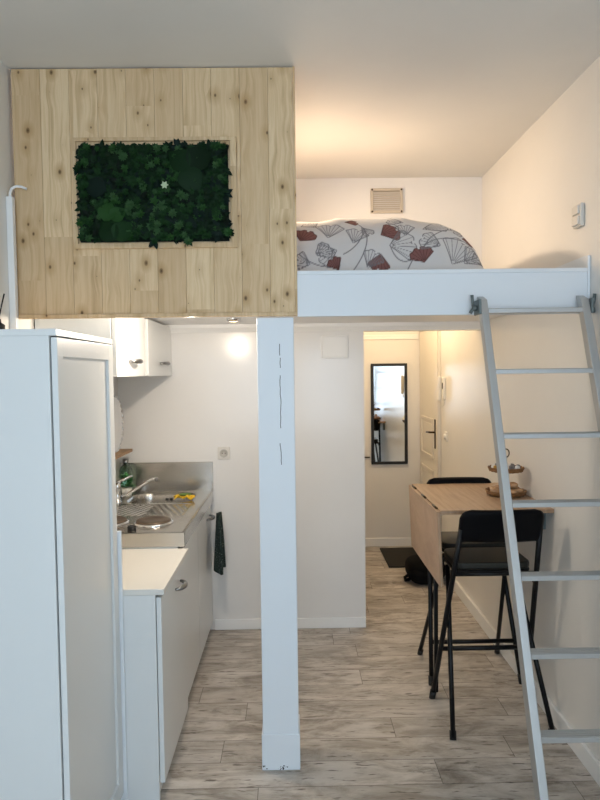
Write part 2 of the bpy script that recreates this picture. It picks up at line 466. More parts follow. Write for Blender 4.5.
def clump(x, z, kind):
    y = YP-.010-rnd.random()*.016
    if kind == 'sprig':      # little rosette
        fol.mi = rnd.choice([1, 2, 3, 5, 2]); n = rnd.randint(9, 14); L = rnd.uniform(.012, .023)
        for k in range(n):
            a = 2*PI*k/n+rnd.random()*.5; el = rnd.uniform(.1, .8)
            dv = Vector((math.cos(a)*math.cos(el), -math.sin(el), math.sin(a)*math.cos(el)))
            leafblade(fol, Vector((x, y-.010, z)), dv, Vector((0, -1, .01)), L, L*.5)
    elif kind == 'fern':
        fol.mi = rnd.choice([0, 1, 2, 4]); a = rnd.uniform(0, 2*PI); L = rnd.uniform(.05, .09)
        dv = Vector((math.cos(a), -.35, math.sin(a))); sd = dv.cross(Vector((0, -1, 0))).normalized()
        for k in range(9):
            t = k/8; p = Vector((x, y, z))+dv*L*(t-.4)*.9
            for sgn in (-1, 1):
                leafblade(fol, p, sd*sgn+dv*.6, Vector((0, -1, .1)), .026*(1-t*.6), .009)
    else:                    # ivy-like pointed leaves
        fol.mi = rnd.choice([0, 1, 4, 6, 0]); L = rnd.uniform(.022, .036)
        for k in range(5):
            a = rnd.uniform(0, 2*PI)
            dv = Vector((math.cos(a), -rnd.uniform(.1, .6), math.sin(a)))
            leafblade(fol, Vector((x, y, z)), dv, Vector((0, -1, .1)), L, L*.6)
nx, nz = 30, 20
for i in range(nx):
    for j in range(nz):
        x = gx0+.006+(gx1-gx0-.012)*(i+rnd.random())/nx; z = gz0+.006+(gz1-gz0-.012)*(j+rnd.random())/nz
        x = min(max(x, gx0+.010), gx1-.012); z = min(max(z, gz0+.014), gz1-.014)
        u, v = (x-gx0)/(gx1-gx0), (z-gz0)/(gz1-gz0)
        dark = (u < .3 and v > .55) or (.68 < u < .88 and v > .5)
        r = rnd.random()
        edge = min(x-gx0, gx1-x, z-gz0, gz1-z) < .035
        clump(x, z, ('sprig' if r < .5 else 'ivy') if edge else 'ivy' if r < (.75 if dark else .35) else 'fern' if r < (.95 if dark else .55) else 'sprig')
for x, z in ((gx0+.505*(gx1-gx0), gz0-.002), (gx0+.73*(gx1-gx0), gz0-.004), (gx1-.002, gz0+.03), (gx0+.001, gz1-.10)):
    clump(x, z, 'sprig'); clump(x, z, 'ivy')
obj('foliage', fol, LEAF, PP, fix=False)
for u, v, a, L, k in ((.20, .30, 1.2, .085, 3), (.27, .27, .6, .075, 3), (.20, .10, 2.2, .10, 1), (.30, .10, .8, .10, 2), (.68, .82, 2.5, .11, 1), (.82, .84, .7, .12, 0), (.76, .60, -1.2, .12, 1), (.12, .55, 2.8, .10, 4)):
    m_ = MB(); c0 = Vector((gx0+u*(gx1-gx0), YP-.040, gz0+v*(gz1-gz0)))
    leafblade(m_, c0-Vector((math.cos(a), 0, math.sin(a)))*L*.5, Vector((math.cos(a), -.08, math.sin(a))), Vector((0, -1, 0)), L, L*.85, .18, 7)
    obj('broad_leaf', m_, LEAF[k], PP, fix=False)
fl = MB(); c0 = Vector((gx0+.585*(gx1-gx0), YP-.046, gz0+.555*(gz1-gz0)))
for k in range(6):
    a = 2*PI*k/6; leafblade(fl, c0, Vector((math.cos(a), -.4, math.sin(a))), Vector((0, -1, .01)), .016, .011)
obj('pale_flower', fl, M_petal, PP, fix=False)['label'] = 'small pale flower'

# ------------------------------------------------------------------ bed on the loft
def bed():
    t_ = thing('bed', 'bed on the loft under a pale grey ginkgo-leaf print cover', 'bed', (-.1, 3.4, 2.05))
    obj('mattress', B(-1.08, .80, 2.84, 3.98, 2.051, 2.16), M_trim, t_, bevel=.03)
    Hx = [-1.1, .0, .12, .23, .51, .697, .791, .847, .885, .902]
    Hz = [2.42, 2.425, 2.434, 2.447, 2.440, 2.416, 2.376, 2.315, 2.20, 2.06]
    X0, X1, Y0, Y1 = -1.10, .902, 2.80, 4.03
    NU, NV = 800, 300
    us = np.linspace(0, 1, NU+1)
    xs = X0+(X1-X0)*(1-(1-us)**1.25)
    top = np.interp(xs, Hx, Hz)
    verts = np.zeros((NU+1, NV+1, 3)); tt = np.zeros((NU+1, NV+1))
    ang = np.linspace(0, PI, NV+1); p = 3.2
    ca = np.sign(np.cos(ang))*np.abs(np.cos(ang))**(2/p); sa = np.abs(np.sin(ang))**(2/p)
    for i, x in enumerate(xs):
        hh = max(top[i]-2.052, .004); e = min(1., max(0., (x-.62)/.28)); shr = 1-.10*e**3
        yy = (Y0+Y1)/2 - (Y1-Y0)/2*shr*ca; zz = 2.052+hh*sa
        fold = .5*.008*np.sin(x*9+ang*3)*np.sin(ang)+.003*np.sin(x*23-ang*5+1)*np.sin(ang)+.0015*np.sin(x*41+zz*31)
        verts[i, :, 0] = x; verts[i, :, 1] = yy-fold*(np.cos(ang) > .2); verts[i, :, 2] = zz + (fold*.7)*(sa > .5)
        ds = np.hypot(np.diff(yy), np.diff(zz)); tt[i, 1:] = np.cumsum(ds)
    me = bpy.data.meshes.new('cover')
    V = verts.reshape(-1, 3)-np.array(t_.location)
    idx = np.arange((NU+1)*(NV+1)).reshape(NU+1, NV+1)
    F = np.stack([idx[:-1, :-1], idx[1:, :-1], idx[1:, 1:], idx[:-1, 1:]], -1).reshape(-1, 4)
    me.from_pydata(V.tolist(), [], F.tolist()); me.update()
    for q in me.polygons: q.use_smooth = True
    # printed pattern: ginkgo fans and stems, in cover coordinates (x, arc length)
    S = xs[:, None]+0*tt; Tt = tt
    col = np.ones((NU+1, NV+1, 3))*np.array([.66, .645, .64])
    line = np.array([.19, .18, .19]); brown = np.array([.23, .105, .095])
    leaves = []
    def px(u, v): return (.036+(u-8)*.00150, .085+(188-v)*.0018)
    for (u, v, a, R, sp, br) in [(12, 112, 60, 52, 55, 1), (95, 105, 80, 70, 42, 0), (62, 152, 30, 45, 45, 0), (255, 95, 25, 58, 50, 1), (150, 34, 10, 40, 40, 1),
            (278, 128, 10, 78, 50, 0), (250, 150, -100, 52, 45, 1), (380, 172, 110, 48, 60, 1), (385, 72, 25, 80, 32, 0), (462, 178, 60, 92, 45, 0),
            (120, 140, 200, 60, 45, 0), (535, 120, 100, 40, 45, 1), (575, 180, 120, 55, 45, 0), (330, 40, 160, 50, 40, 0), (200, 60, -60, 46, 30, 0), (40, 175, 160, 46, 45, 0), (125, 190, 120, 40, 40, 1), (170, 120, 70, 60, 40, 0), (430, 130, 150, 62, 40, 0), (60, 60, 120, 50, 40, 0), (330, 95, 90, 50, 42, 0), (210, 185, 60, 55, 42, 0), (520, 60, -160, 45, 45, 0), (500, 175, 40, 60, 42, 0)]:
        c = px(u, v); leaves.append((c[0], c[1], math.radians(a), R*.0015, math.radians(sp), br))
    rr = random.Random(5)
    for k in range(70):
        x = rr.uniform(-1.08, .85); t = rr.uniform(.40, 1.6)
        leaves.append((x, t, rr.uniform(0, 6.28), rr.uniform(.07, .12), rr.uniform(.6, .95), rr.random() < .35))
    for k in range(26):
        leaves.append((rr.uniform(-1.08, -.1), rr.uniform(.05, .4), rr.uniform(0, 6.28), rr.uniform(.07, .12), rr.uniform(.6, .95), rr.random() < .35))
    def curve(pts, w):
        for (a, b), (c, d_) in zip(pts, pts[1:]):
            L2 = (c-a)**2+(d_-b)**2
            h = np.clip(((S-a)*(c-a)+(Tt-b)*(d_-b))/L2, 0, 1)
            dd = np.hypot(S-a-h*(c-a), Tt-b-h*(d_-b)); k = np.clip(1.5-dd/w, 0, 1)[..., None]; col[:] = col*(1-k)+line*k
    def bez(a, b, c, n=14): return [((1-t)**2*a[0]+2*t*(1-t)*b[0]+t*t*c[0], (1-t)**2*a[1]+2*t*(1-t)*b[1]+t*t*c[1]) for t in [k/n for k in range(n+1)]]
    for a, b, c in [((190, 40), (245, 110), (165, 195)), ((205, 80), (190, 130), (140, 150)), ((380, 132), (420, 75), (500, 60)), ((355, 160), (300, 190), (280, 128)), ((330, 190), (400, 60), (560, 130)), ((8, 150), (60, 190), (130, 180)), ((280, 40), (330, 60), (300, 95))]:
        curve(bez(px(*a), px(*b), px(*c)), .0024)
    for (cx, ct, a, R, sp, br) in leaves:
        dx, dt = S-cx, Tt-ct; r = np.hypot(dx, dt); th = (np.arctan2(dt, dx)-a+PI) % (2*PI)-PI
        edge = R*(1-.035*np.cos(th*13)-.10*(np.abs(th) < .07))*np.clip(1.06-.16*(np.abs(th)/sp)**2, 0, 1)
        ang_ = np.abs(th)
        ins = (ang_ < sp) & (r < edge)
        if br: col[ins] = brown
        else: col[ins] = col[ins]*.85+np.array([.38, .37, .39])*.15
        lc = line if not br else brown*.5
        def draw(d, w, mask):
            k = np.clip(1.5-d/w, 0, 1)*mask; col[:] = col*(1-k[..., None])+lc*k[..., None]
        ray = np.abs(((th/sp*3.5+.5) % 1)-.5)*sp/3.5*r
        draw(ray, .0013, ins & (r > R*.12))
        draw(np.abs(r-edge), .0024, ang_ < sp)
        draw(np.abs(ang_-sp)*r, .0020, r < edge)
        # stem
        e = (cx-math.cos(a)*R*.55-math.sin(a)*R*.2, ct-math.sin(a)*R*.55+math.cos(a)*R*.2)
        if cx < .0 or ct > .4: curve(bez((cx, ct), (cx-math.cos(a)*R*.35, ct-math.sin(a)*R*.35), e, 5), .0018)
    at = me.color_attributes.new('pattern', 'FLOAT_COLOR', 'POINT')
    at.data.foreach_set('color', np.concatenate([col.reshape(-1, 3), np.ones(((NU+1)*(NV+1), 1))], 1).astype(np.float32).ravel())
    me.materials.append(M_duvet)
    o = bpy.data.objects.new('cover', me); C.objects.link(o); o.parent = t_
bed()

# vent on the wall above the bed
V = thing('vent_grille', 'square beige louvred vent grille high on the wall above the bed', 'vent', (.617, YK, 2.696))
vf = MB(); a0, a1, b0, b1 = .514, .719, 2.694, 2.850; y0, y1 = YK-.016, YK-.0005
vf.box(a0, a1, y0, y1, b0, b0+.017).box(a0, a1, y0, y1, b1-.017, b1).box(a0, a0+.017, y0, y1, b0+.017, b1-.017).box(a1-.017, a1, y0, y1, b0+.017, b1-.017)
obj('frame', vf, M_beige, V, bevel=.002)
vs = MB()
for k in range(9):
    z = b0+.022+k*.0132
    vs.hexa([(a0+.018, y0+.002, z), (a1-.018, y0+.002, z), (a1-.018, y1, z+.006), (a0+.018, y1, z+.006), (a0+.018, y0+.002, z+.007), (a1-.018, y0+.002, z+.007), (a1-.018, y1, z+.0125), (a0+.018, y1, z+.0125)])
obj('louvres', vs, M_beige, V)
for x in (a0+.009, a1-.009):
    for z in (b0+.009, b1-.009):
        obj('screw', MB().lathe([(0, -.003), (.0055, -.002), (.0065, 0)], (x, y0, z), 12, 'y'), M_bronze, V)

# ------------------------------------------------------------------ ladder
LD = thing('ladder', 'leaning aluminium ladder hooked onto the loft edge', 'ladder', (.99, 1.878, 0))
S_ = .341; cth = 1/math.sqrt(1+S_*S_); sth = S_*cth
def LY(z): return 1.878+S_*z
def LX(z): return .0138*(1.95-z)
def rail(x0, x1):
    m_ = MB(); hd = .030
    zt = 1.975; z0 = .004
    a = LX(z0)
    m_.hexa([(x0+a, LY(z0)-hd, z0), (x1+a, LY(z0)-hd, z0), (x1+a, LY(z0)+hd, z0), (x0+a, LY(z0)+hd, z0), (x0, LY(zt)-hd, zt-.01), (x1, LY(zt)-hd, zt-.01), (x1, LY(zt)+hd-.012, zt+.008), (x0, LY(zt)+hd-.012, zt+.008)])
    return m_
for x0 in (.761, 1.164):
    r_ = obj('rail', rail(x0-(.004 if x0 < 1 else 0), x0+(.025 if x0 < 1 else .033)), M_alu, LD, bevel=.003)
    ft = B(x0+LX(0)-.003, x0+LX(0)+(.028 if x0 < 1 else .036), LY(0)-.036, LY(0)+.04, 0.0, .045)
    obj('rubber_foot', ft, M_blackpl, r_, bevel=.004)
for i in range(8):
    z = .212+.2437*i; y = LY(z)
    m_ = MB()
    lx = LX(z); m_.box(.7864+lx, 1.1636+lx, y-.026, y+.024, z-.0085, z+.0085)
    for k in range(4):
        yy = y-.022+k*.0125
        m_.box(.7864+lx, 1.1636+lx, yy, yy+.005, z+.0085, z+.0105)
    obj('rung', m_, M_alu, LD, bevel=.003)
for x, s in ((.757, -1), (1.197, 1)):
    m_ = MB()
    a, b = (x-.009, x-.0005) if s < 0 else (x+.0005, x+.009)
    m_.box(a, b, 2.50, YP-.008, 1.905, 1.965)
    m_.tube([(x+s*.009, 2.54, 1.932), (x+s*.026, 2.54, 1.932)], .012, 10)
    obj('hook_bracket', m_, M_brackets, LD, bevel=.002)
    wn = MB().tube([(x+s*.024, 2.54, 1.932), (x+s*.029, 2.535, 1.985)], [.005, .007], 8)
    wn.tube([(x+s*.024, 2.54, 1.932), (x+s*.033, 2.545, 1.912)], [.006, .008], 8)
    obj('wing_nut', wn, M_brackets, LD)

# ------------------------------------------------------------------ wall fittings
def plate(name, label, cat, loc, group=None): return thing(name, label, cat, loc, group)
s = plate('light_switch', 'white double light switch high on the right wall above the loft edge', 'light switch', (XR, 2.672, 2.34))
obj('switch_box', B(XR-.018, XR-.0005, 2.638, 2.712, 2.282, 2.378), M_plate, s, bevel=.004)
obj('rocker', B(XR-.027, XR-.0175, 2.646, 2.704, 2.334, 2.370), M_plate, s, bevel=.003)
obj('rocker', B(XR-.027, XR-.0175, 2.646, 2.704, 2.290, 2.326), M_plate, s, bevel=.003)
s = plate('wall_socket', 'square power socket on the kitchen back wall beside the steel splashback', 'socket', (-.452, YK, 1.165))
obj('cover_plate', B(-.492, -.412, YK-.014, YK-.0005, 1.125, 1.205), M_plate, s, bevel=.004)
obj('socket_well', MB().lathe([(.027, -.0005), (.027, -.003), (.021, -.003), (.020, 0.0), (0, 0.0)], (-.452, YK-.0143, 1.165), 24, 'y'), M_socket, s)
for dx in (-.009, .009): obj('pin_hole', MB().lathe([(.0032, -.0006), (0, -.0007)], (-.452+dx, YK-.0150, 1.165), 10, 'y'), M_dark, s)
s = plate('access_panel', 'square white access panel near the top of the kitchen back wall', 'access panel', (.2735, YK, 1.772))
obj('panel', B(.195, .352, YK-.007, YK-.0005, 1.780, 1.908), M_trim, s, bevel=.002)
pf = MB().box(.187, .195, YK-.011, YK-.0005, 1.772, 1.916).box(.352, .360, YK-.011, YK-.0005, 1.772, 1.916).box(.195, .352, YK-.011, YK-.0005, 1.772, 1.780).box(.195, .352, YK-.011, YK-.0005, 1.908, 1.916)
obj('panel_frame', pf, M_trim, s, bevel=.002)
s = plate('intercom', 'white intercom handset on the hallway wall beside the entrance door', 'intercom', (XR, 5.06, 1.43))
obj('base_unit', B(XR-.022, XR-.0005, 5.015, 5.105, 1.45, 1.63), M_plastic, s, bevel=.005)
hs = MB().prism([(5.07, 1.435), (5.10, 1.435), (5.10, 1.64), (5.07, 1.64)], XR-.05, XR-.0225, 'x')
obj('handset', hs, M_plastic, s, bevel=.01)
obj('display', B(XR-.0235, XR-.0215, 5.028, 5.055, 1.535, 1.585), M_dark, s)
obj('cord', MB().tube([(XR-.03, 5.085, 1.436), (XR-.02, 5.06, 1.39), (XR-.012, 5.04, 1.41), (XR-.012, 5.035, 1.452)], .003, 6), M_plastic, s)
s = plate('hall_switch', 'small white round-button switch on the hallway wall below the intercom', 'light switch', (XR, 5.0, 1.155))
obj('cover_plate', B(XR-.010, XR-.0005, 4.96, 5.04, 1.115, 1.195), M_plastic, s, bevel=.004)
obj('button', MB().lathe([(.024, .0), (.024, -.010), (.0, -.012)], (XR-.0102, 5.0, 1.155), 18, 'x'), M_plastic, s)
s = thing('cable_trunking', 'white vertical cable cover with a loose cable beside the pine planks', 'cable cover', (XL, 2.55, .8478))
obj('trunk', B(XL+.0005, XL+.026, 2.532, 2.559, .8478, 2.395), M_trim, s, bevel=.003)
cp = [(XL+.013, 2.545, 2.38), (XL+.013, 2.545, 2.41), (XL+.020, 2.546, 2.428), (XL+.036, 2.55, 2.438), (XL+.055, 2.558, 2.438), (XL+.070, 2.569, 2.432)]
obj('cable', MB().tube(cp, .0055, 8), M_trim, s)

# mirror in the hallway
MR = thing('wall_mirror', 'tall black-framed mirror on the far hallway wall', 'mirror', (.917, YF, .795))
a0, a1, b0, b1 = .745, 1.090, .795, 1.758; t = .026; y0, y1 = YF-.022, YF-.0005
m_ = MB().box(a0, a1, y0, y1, b0, b0+t).box(a0, a1, y0, y1, b1-t, b1).box(a0, a0+t, y0, y1, b0+t, b1-t).box(a1-t, a1, y0, y1, b0+t, b1-t)
obj('frame', m_, M_blackpl, MR, bevel=.002)
obj('mirror_glass', B(a0+t, a1-t, YF-.012, y1, b0+t, b1-t), M_mirror, MR)
s = thing('wall_latch', 'small dark latch at the left edge of the far hallway wall', 'latch', (.70, YF, .866))
obj('bar', B(.655, .730, YF-.016, YF-.0005, .859, .870), M_bronze, s, bevel=.002)
obj('knob', MB().lathe([(.004, 0), (.007, -.006), (.0, -.010)], (.70, YF-.016, .8645), 10, 'y'), M_bronze, s)

# ------------------------------------------------------------------ kitchen
FX = -.541     # door fronts
WR = thing('wardrobe', 'tall white wardrobe in the left foreground with a recessed-panel door', 'wardrobe', (-.9, 2.17, 0))
WY0, WY1, WZ = 1.821, 2.390, 1.816
WL = XL+.006
cs = MB().box(WL, -.702, WY0, WY0+.018, 0, WZ-.02).box(WL, -.702, WY1-.018, WY1, 0, WZ-.02).box(WL, WL+.01, WY0, WY1, 0, WZ-.02).box(WL, -.702, WY0+.018, WY1-.018, .05, .07)
obj('carcass', cs, M_white, WR, bevel=.0015)
obj('top_panel', B(WL, -.680, WY0, WY1, WZ-.02, WZ), M_white, WR, bevel=.0015)
dr = MB(); dy0, dy1 = WY0+.005, WY1-.003; dz0, dz1 = .05, WZ-.024; st = .070
dr.box(-.698, -.680, dy0, dy0+st*.65, dz0, dz1).box(-.698, -.680, dy1-st*.8, dy1, dz0, dz1).box(-.698, -.680, dy0+st*.65, dy1-st*.8, dz0, dz0+st).box(-.698, -.680, dy0+st*.65, dy1-st*.8, dz1-st*.8, dz1)
dd = obj('door', dr, M_white, WR, bevel=.0015)
obj('inset_panel', B(-.696, -.690, dy0+st*.65, dy1-st*.8, dz0+st, dz1-st*.8), M_white, dd)
# thin filler board behind the wardrobe
fp = obj('filler_board', B(-.715, -.668, 2.392, 2.404, 0, 1.08), M_board, None, bevel=.002, loc=(-.69, 2.398, 0))
props(fp, 'narrow white upright board between the wardrobe and the low kitchen cabinet', 'board')

def bow_handle(x, y0, y1, z):
    ym = (y0+y1)/2
    m_ = MB(); pts = []
    for k in range(9):
        a = k/8; pts.append((x+.005+.030*math.sin(PI*a)**.5, y0+(y1-y0)*a, z))
    m_.tube(pts, [.006+.006*math.sin(PI*k/8) for k in range(9)], 10)
    return m_
def base_cabinet(name, label, y0, y1, ztop, doors, hz, FX=FX):
    t_ = thing(name, label, 'cabinet', (-.84, (y0+y1)/2, 0))
    xl = XL+.006
    m_ = MB().box(xl, FX-.021, y0, y0+.018, .0, ztop).box(xl, FX-.021, y1-.018, y1, .0, ztop).box(xl, FX-.021, y0+.018, y1-.018, .09, .108).box(xl, FX-.021, y0+.018, y1-.018, ztop-.02, ztop)
    obj('carcass', m_, M_white, t_, bevel=.0015)
    obj('plinth', B(FX-.045, FX-.030, y0+.018, y1-.018, 0, .09), M_white, t_)
    for d0, d1, ha, hb in doors:
        q = obj('door', B(FX-.019, FX, d0, d1, .068, ztop-.012), M_white, t_, bevel=.002)
        if ha: obj('handle', bow_handle(FX, ha, hb, hz), M_steelh, q)
    return t_
base_cabinet('low_cabinet', 'white low cabinet next to the wardrobe with one curved door handle', 2.406, 2.972, .823, [(2.414, 2.966, 2.69, 2.81)], .745, -.524)
wt = obj('worktop', B(XL+.004, -.510, 2.405, 2.974, .8235, .847), paint('cream_worktop', (.74, .72, .67), .35, .02, .02), None, bevel=.002, loc=(-.83, 2.73, .8235))
props(wt, 'short cream worktop on the low cabinet beside the wardrobe', 'worktop')
base_cabinet('kitchenette_cabinet', 'white two-door base cabinet under the stainless steel sink top', 2.978, YK-.018, .852, [(2.984, 3.47, None, None), (3.476, YK-.022, 3.82, 3.94)], .785)

# stainless sink and hob top
SK = thing('sink_top', 'stainless steel sink top with drainer and two electric hotplates', 'sink', (-.83, 3.52, .87))
SX0, SX1, SY0, SY1, SZ = XL+.004, -.527, 2.976, YK-.003, .918
BX0, BX1, BY0, BY1 = -1.015, -.625, 3.700, 4.025
def rr_sdf(x, y, x0, x1, y0, y1, r):
    qx = abs(x-(x0+x1)/2)-(x1-x0)/2+r; qy = abs(y-(y0+y1)/2)-(y1-y0)/2+r
    return math.hypot(max(qx, 0), max(qy, 0))+min(max(qx, qy), 0)-r
def top(u, v):
    x = SX0+(SX1-SX0)*u; y = SY0+(SY1-SY0)*v; z = SZ
    e = min(x-SX0+1, SX1-x, y-SY0, 1)
    z += .005*max(0, 1-max(e-.004, 0)/.012)
    s_ = rr_sdf(x, y, BX0, BX1, BY0, BY1, .11)
    if s_ < 0: z -= .165*min(1, (-s_/.022))**.8
    elif s_ < .012: z -= .003*(1-s_/.012)
    dsd = rr_sdf(x, y, -1.04, -.60, 3.36, 3.69, .04)
    if dsd < 0:
        z -= .004*min(1, -dsd/.012)
        xm = -.82; w_ = abs(x-xm)*2.4+(y-3.36)
        z += .0045*max(0, math.sin(w_*2*PI/.085))**2*min(1, -dsd/.03)
    return (x, y, z)
sm = MB().grid(top, 130, 230)
sm.box(SX1-.0015, SX1, SY0, SY1, .854, SZ+.003).box(SX0, SX1, SY0, SY0+.0015, .854, SZ+.003)
obj('steel_top', sm, M_steel, SK, fix=False)
obj('splashback', MB().box(SX0, -.525, YK-.006, YK-.0008, .915, 1.110).box(SX0, -.525, YK-.012, YK-.0008, 1.104, 1.111), M_steel, SK, bevel=.001)
for x, y in ((-.725, 3.205), (-.955, 3.215)):
    m_ = MB().lathe([(.100, .0), (.099, .007), (.092, .010), (.088, .008)], (x, y, SZ+.0005), 40)
    hpz = obj('hotplate_ring', m_, M_chrome, SK)
    m_ = MB().lathe([(.088, .004), (.087, .016), (.082, .018), (.045, .018), (.042, .0165), (.0, .0165)], (x, y, SZ+.0005), 40)
    obj('hotplate', m_, M_hot, SK)['label'] = 'dark brown cast-iron hotplate'
for x in (-.80, -1.03):
    obj('knob', MB().lathe([(.021, 0), (.021, .016), (.017, .021), (0, .022)], (x, 3.06, SZ+.001), 20), M_blackpl, SK, bevel=.001)
obj('front_knob', MB().lathe([(.02, 0), (.018, -.022), (0, -.024)], (-.86, SY0-.0005, .893), 18, 'y'), M_blackpl, SK)
for dx in (-.014, .014):
    obj('overflow_slot', B(-.805+dx-.009, -.805+dx+.009, 4.006, 4.018, .868, .884), M_dark, SK, bevel=.003)
obj('drain', MB().lathe([(.04, 0), (.036, .003), (.02, .001), (0, .001)], (-.82, 3.85, SZ-.1655), 24), M_chrome, SK)

FC = thing('faucet', 'chrome mixer tap with a long slanted spout at the sink', 'tap', (-1.053, 3.72, SZ))
obj('tap_body', MB().lathe([(.026, 0), (.026, .008), (.019, .012), (.019, .075), (.021, .080), (.021, .108), (.016, .118), (0, .120)], (-1.053, 3.72, SZ+.0005), 24), M_chrome, FC)
sp = [(-1.03, 3.725, .955), (-1.00, 3.73, .963), (-.94, 3.74, 1.003), (-.875, 3.75, 1.045), (-.845, 3.752, 1.056), (-.82, 3.754, 1.056)]
obj('spout', MB().tube(sp, [.010, .009, .0082, .008, .008, .008], 12), M_chrome, FC)
obj('aerator', MB().tube([(-.828, 3.754, 1.060), (-.826, 3.754, 1.038)], [.012, .012], 12), M_steelh, FC)
obj('lever', MB().tube([(-1.053, 3.72, 1.04), (-1.02, 3.722, 1.056), (-.965, 3.725, 1.078)], [.012, .009, .006], 10), M_chrome, FC)

# sponge cloth on the sink edge
SP = thing('dish_cloth', 'crumpled yellow dish cloth with a green scourer on the sink rim', 'dish cloth', (-.655, 3.80, SZ))
def cl(u, v):
    x = -.725+.115*u+.012*math.sin(v*5); y = 3.745+.07*v+.02*math.sin(u*4)
    return (x, y, SZ+.010+.014*math.sin(u*7+v*3)**2+.006*math.sin(v*9+u*4)**2)
obj('cloth', MB().grid(cl, 24, 16), M_sponge, SP, solid=.006)
obj('scourer', MB().ellip((-.665, 3.80, SZ+.030), (.036, .024, .007), 3.5, 20, 10, .02), M_spgreen, SP)['label'] = 'green scourer'

# wall shelf and things near the tap
SH = thing('wall_shelf', 'small brown wooden shelf on the left wall above the tap', 'shelf', (XL, 3.7, 1.19))
obj('shelf_board', B(XL+.001, -1.018, 3.40, 3.96, 1.196, 1.214), M_shelfwood, SH, bevel=.002)
for y in (3.5, 3.86): obj('bracket', MB().tube([(XL+.004, y, 1.13), (XL+.004, y, 1.192), (-1.04, y, 1.192)], .004, 6), M_bronze, SH)
PL = thing('plate', 'large round silver-rimmed plate standing on the wooden shelf', 'plate', (-1.08, 3.74, 1.215))
obj('dish', MB().lathe([(.0, .0), (.11, .0), (.135, .018), (.165, .030), (.168, .036), (.160, .036), (.13, .024), (.10, .008), (0, .008)], (-1.096, 3.74, 1.385), 40, 'x'), M_chrome, PL)
beads = MB().tube([(-1.060, 3.74+.166*math.cos(t_), 1.385+.166*math.sin(t_)) for t_ in [2*PI*k/168 for k in range(168)]], [.004+.0025*math.cos(PI*k/3) for k in range(168)], 8, closed=True)
obj('beaded_rim', beads, M_chrome, PL)
BT = thing('soap_bottle', 'green glass bottle with a metal cap behind the tap', 'bottle', (-1.075, 4.0, SZ))
obj('bottle', MB().lathe([(0, 0), (.036, 0), (.040, .006), (.040, .15), (.034, .172), (.016, .186), (.014, .200), (0, .200)], (-1.075, 4.0, SZ+.003), 24), M_glass, BT)
obj('cap', MB().lathe([(.019, 0), (.019, .022), (.0, .024)], (-1.075, 4.0, SZ+.2035), 16), M_steelh, BT)
HB = thing('potted_herb', 'small leafy green herb behind the tap, in front of the green bottle', 'plant', (-1.045, 3.90, SZ))
obj('pot', MB().lathe([(0, 0), (.028, 0), (.034, .055), (.030, .055), (.027, .045), (0, .045)], (-1.045, 3.90, SZ+.003), 20), M_plastic, HB)
hb = MB(); r2 = random.Random(9)
for k in range(60):
    a = r2.uniform(0, 6.28); el = r2.uniform(.1, 1.3); R = r2.uniform(.0, .03)
    c0 = Vector((-1.045+R*math.cos(a), 3.90+R*math.sin(a), SZ+.05+r2.uniform(0, .085)))
    leafblade(hb, c0, Vector((math.cos(a)*math.cos(el), math.sin(a)*math.cos(el), math.sin(el))), Vector((.1, 0, 1)), .032, .022)
obj('leaves', hb, M_herb, HB, fix=False)

# towel hanging from the last handle
def tw(u, v):
    s_ = v                                   # down the cloth
    w_ = .045+.055*min(1, s_*1.4)
    y = 3.905+(u-.5)*2*w_*.9+.012*s_
    x = FX+.066+.022*math.sin(u*9+s_*2)*(.3+.9*s_)
    z = .805-.345*s_-(.05*abs(u-.45) if s_ > .9 else 0)
    return (x, y, z)
tm = MB().grid(tw, 30, 34)
TW = obj('hand_towel', tm, M_towel, None, solid=.018, loc=(FX+.03, 3.92, .80))
props(TW, 'dark green terry towel hanging from the last cabinet handle', 'towel')

# upper cabinets
def wall_cab(name, label, y0, y1, z1, hy, fx=-.790):
    t_ = thing(name, label, 'cabinet', (-.97, (y0+y1)/2, 1.676), 'wall cabinets over the kitchen counter')
    obj('carcass', B(XL+.004, fx-.022, y0, y1, 1.676, z1), M_white, t_, bevel=.0015)
    q = obj('door', B(fx-.019, fx, y0+.003, y1-.003, 1.672, z1-.004), M_white, t_, bevel=.002)
    obj('handle', bow_handle(fx, hy-.075, hy+.075, 1.745), M_steelh, q)
wall_cab('wall_cabinet', 'nearer white wall cabinet under the loft, brightly lit by the lamp', 2.77, 3.31, 1.985, 3.05, -.773)
wall_cab('wall_cabinet', 'farther white wall cabinet touching the kitchen back wall', 3.40, YK-.004, 1.985, 3.76, -.778)

# lamps
def spot(x, y, label, on):
    t_ = thing('ceiling_spotlight', label, 'spotlight', (x, y, ZL))
    obj('ring', MB().lathe([(.022, -.018), (.034, -.018), (.038, -.006), (.040, -.0006), (.022, -.0006)], (x, y, ZL), 28), M_chrome, t_)
    obj('bulb', MB().lathe([(.0, -.015), (.012, -.014), (.021, -.008), (.021, -.002)], (x, y, ZL), 20), M_bulb, t_)
spot(-.335, 3.60, 'round recessed spotlight in the loft underside over the kitchen', True)

spot(-.45, 2.80, 'round recessed spotlight in the loft underside just behind the pine planks', True)
# reed diffuser on the wardrobe
RD = thing('reed_diffuser', 'black reed diffuser on top of the wardrobe', 'diffuser', (-.928, 2.0, WZ))
obj('bottle', MB().lathe([(0, 0), (.018, 0), (.02, .004), (.02, .026), (.009, .034), (.008, .045), (0, .045)], (-.928, 2.0, WZ+.0005), 20), M_blackpl, RD)
rd = random.Random(4)
for k, (dx, dy) in enumerate(((.022, .0), (-.035, .01), (-.012, -.02), (.012, .02), (.005, -.01))):
    obj('reed', MB().tube([(-.928, 2.0, WZ+.04), (-.928+dx, 2.0+dy, WZ+.125)], .0022, 6), M_black, RD)

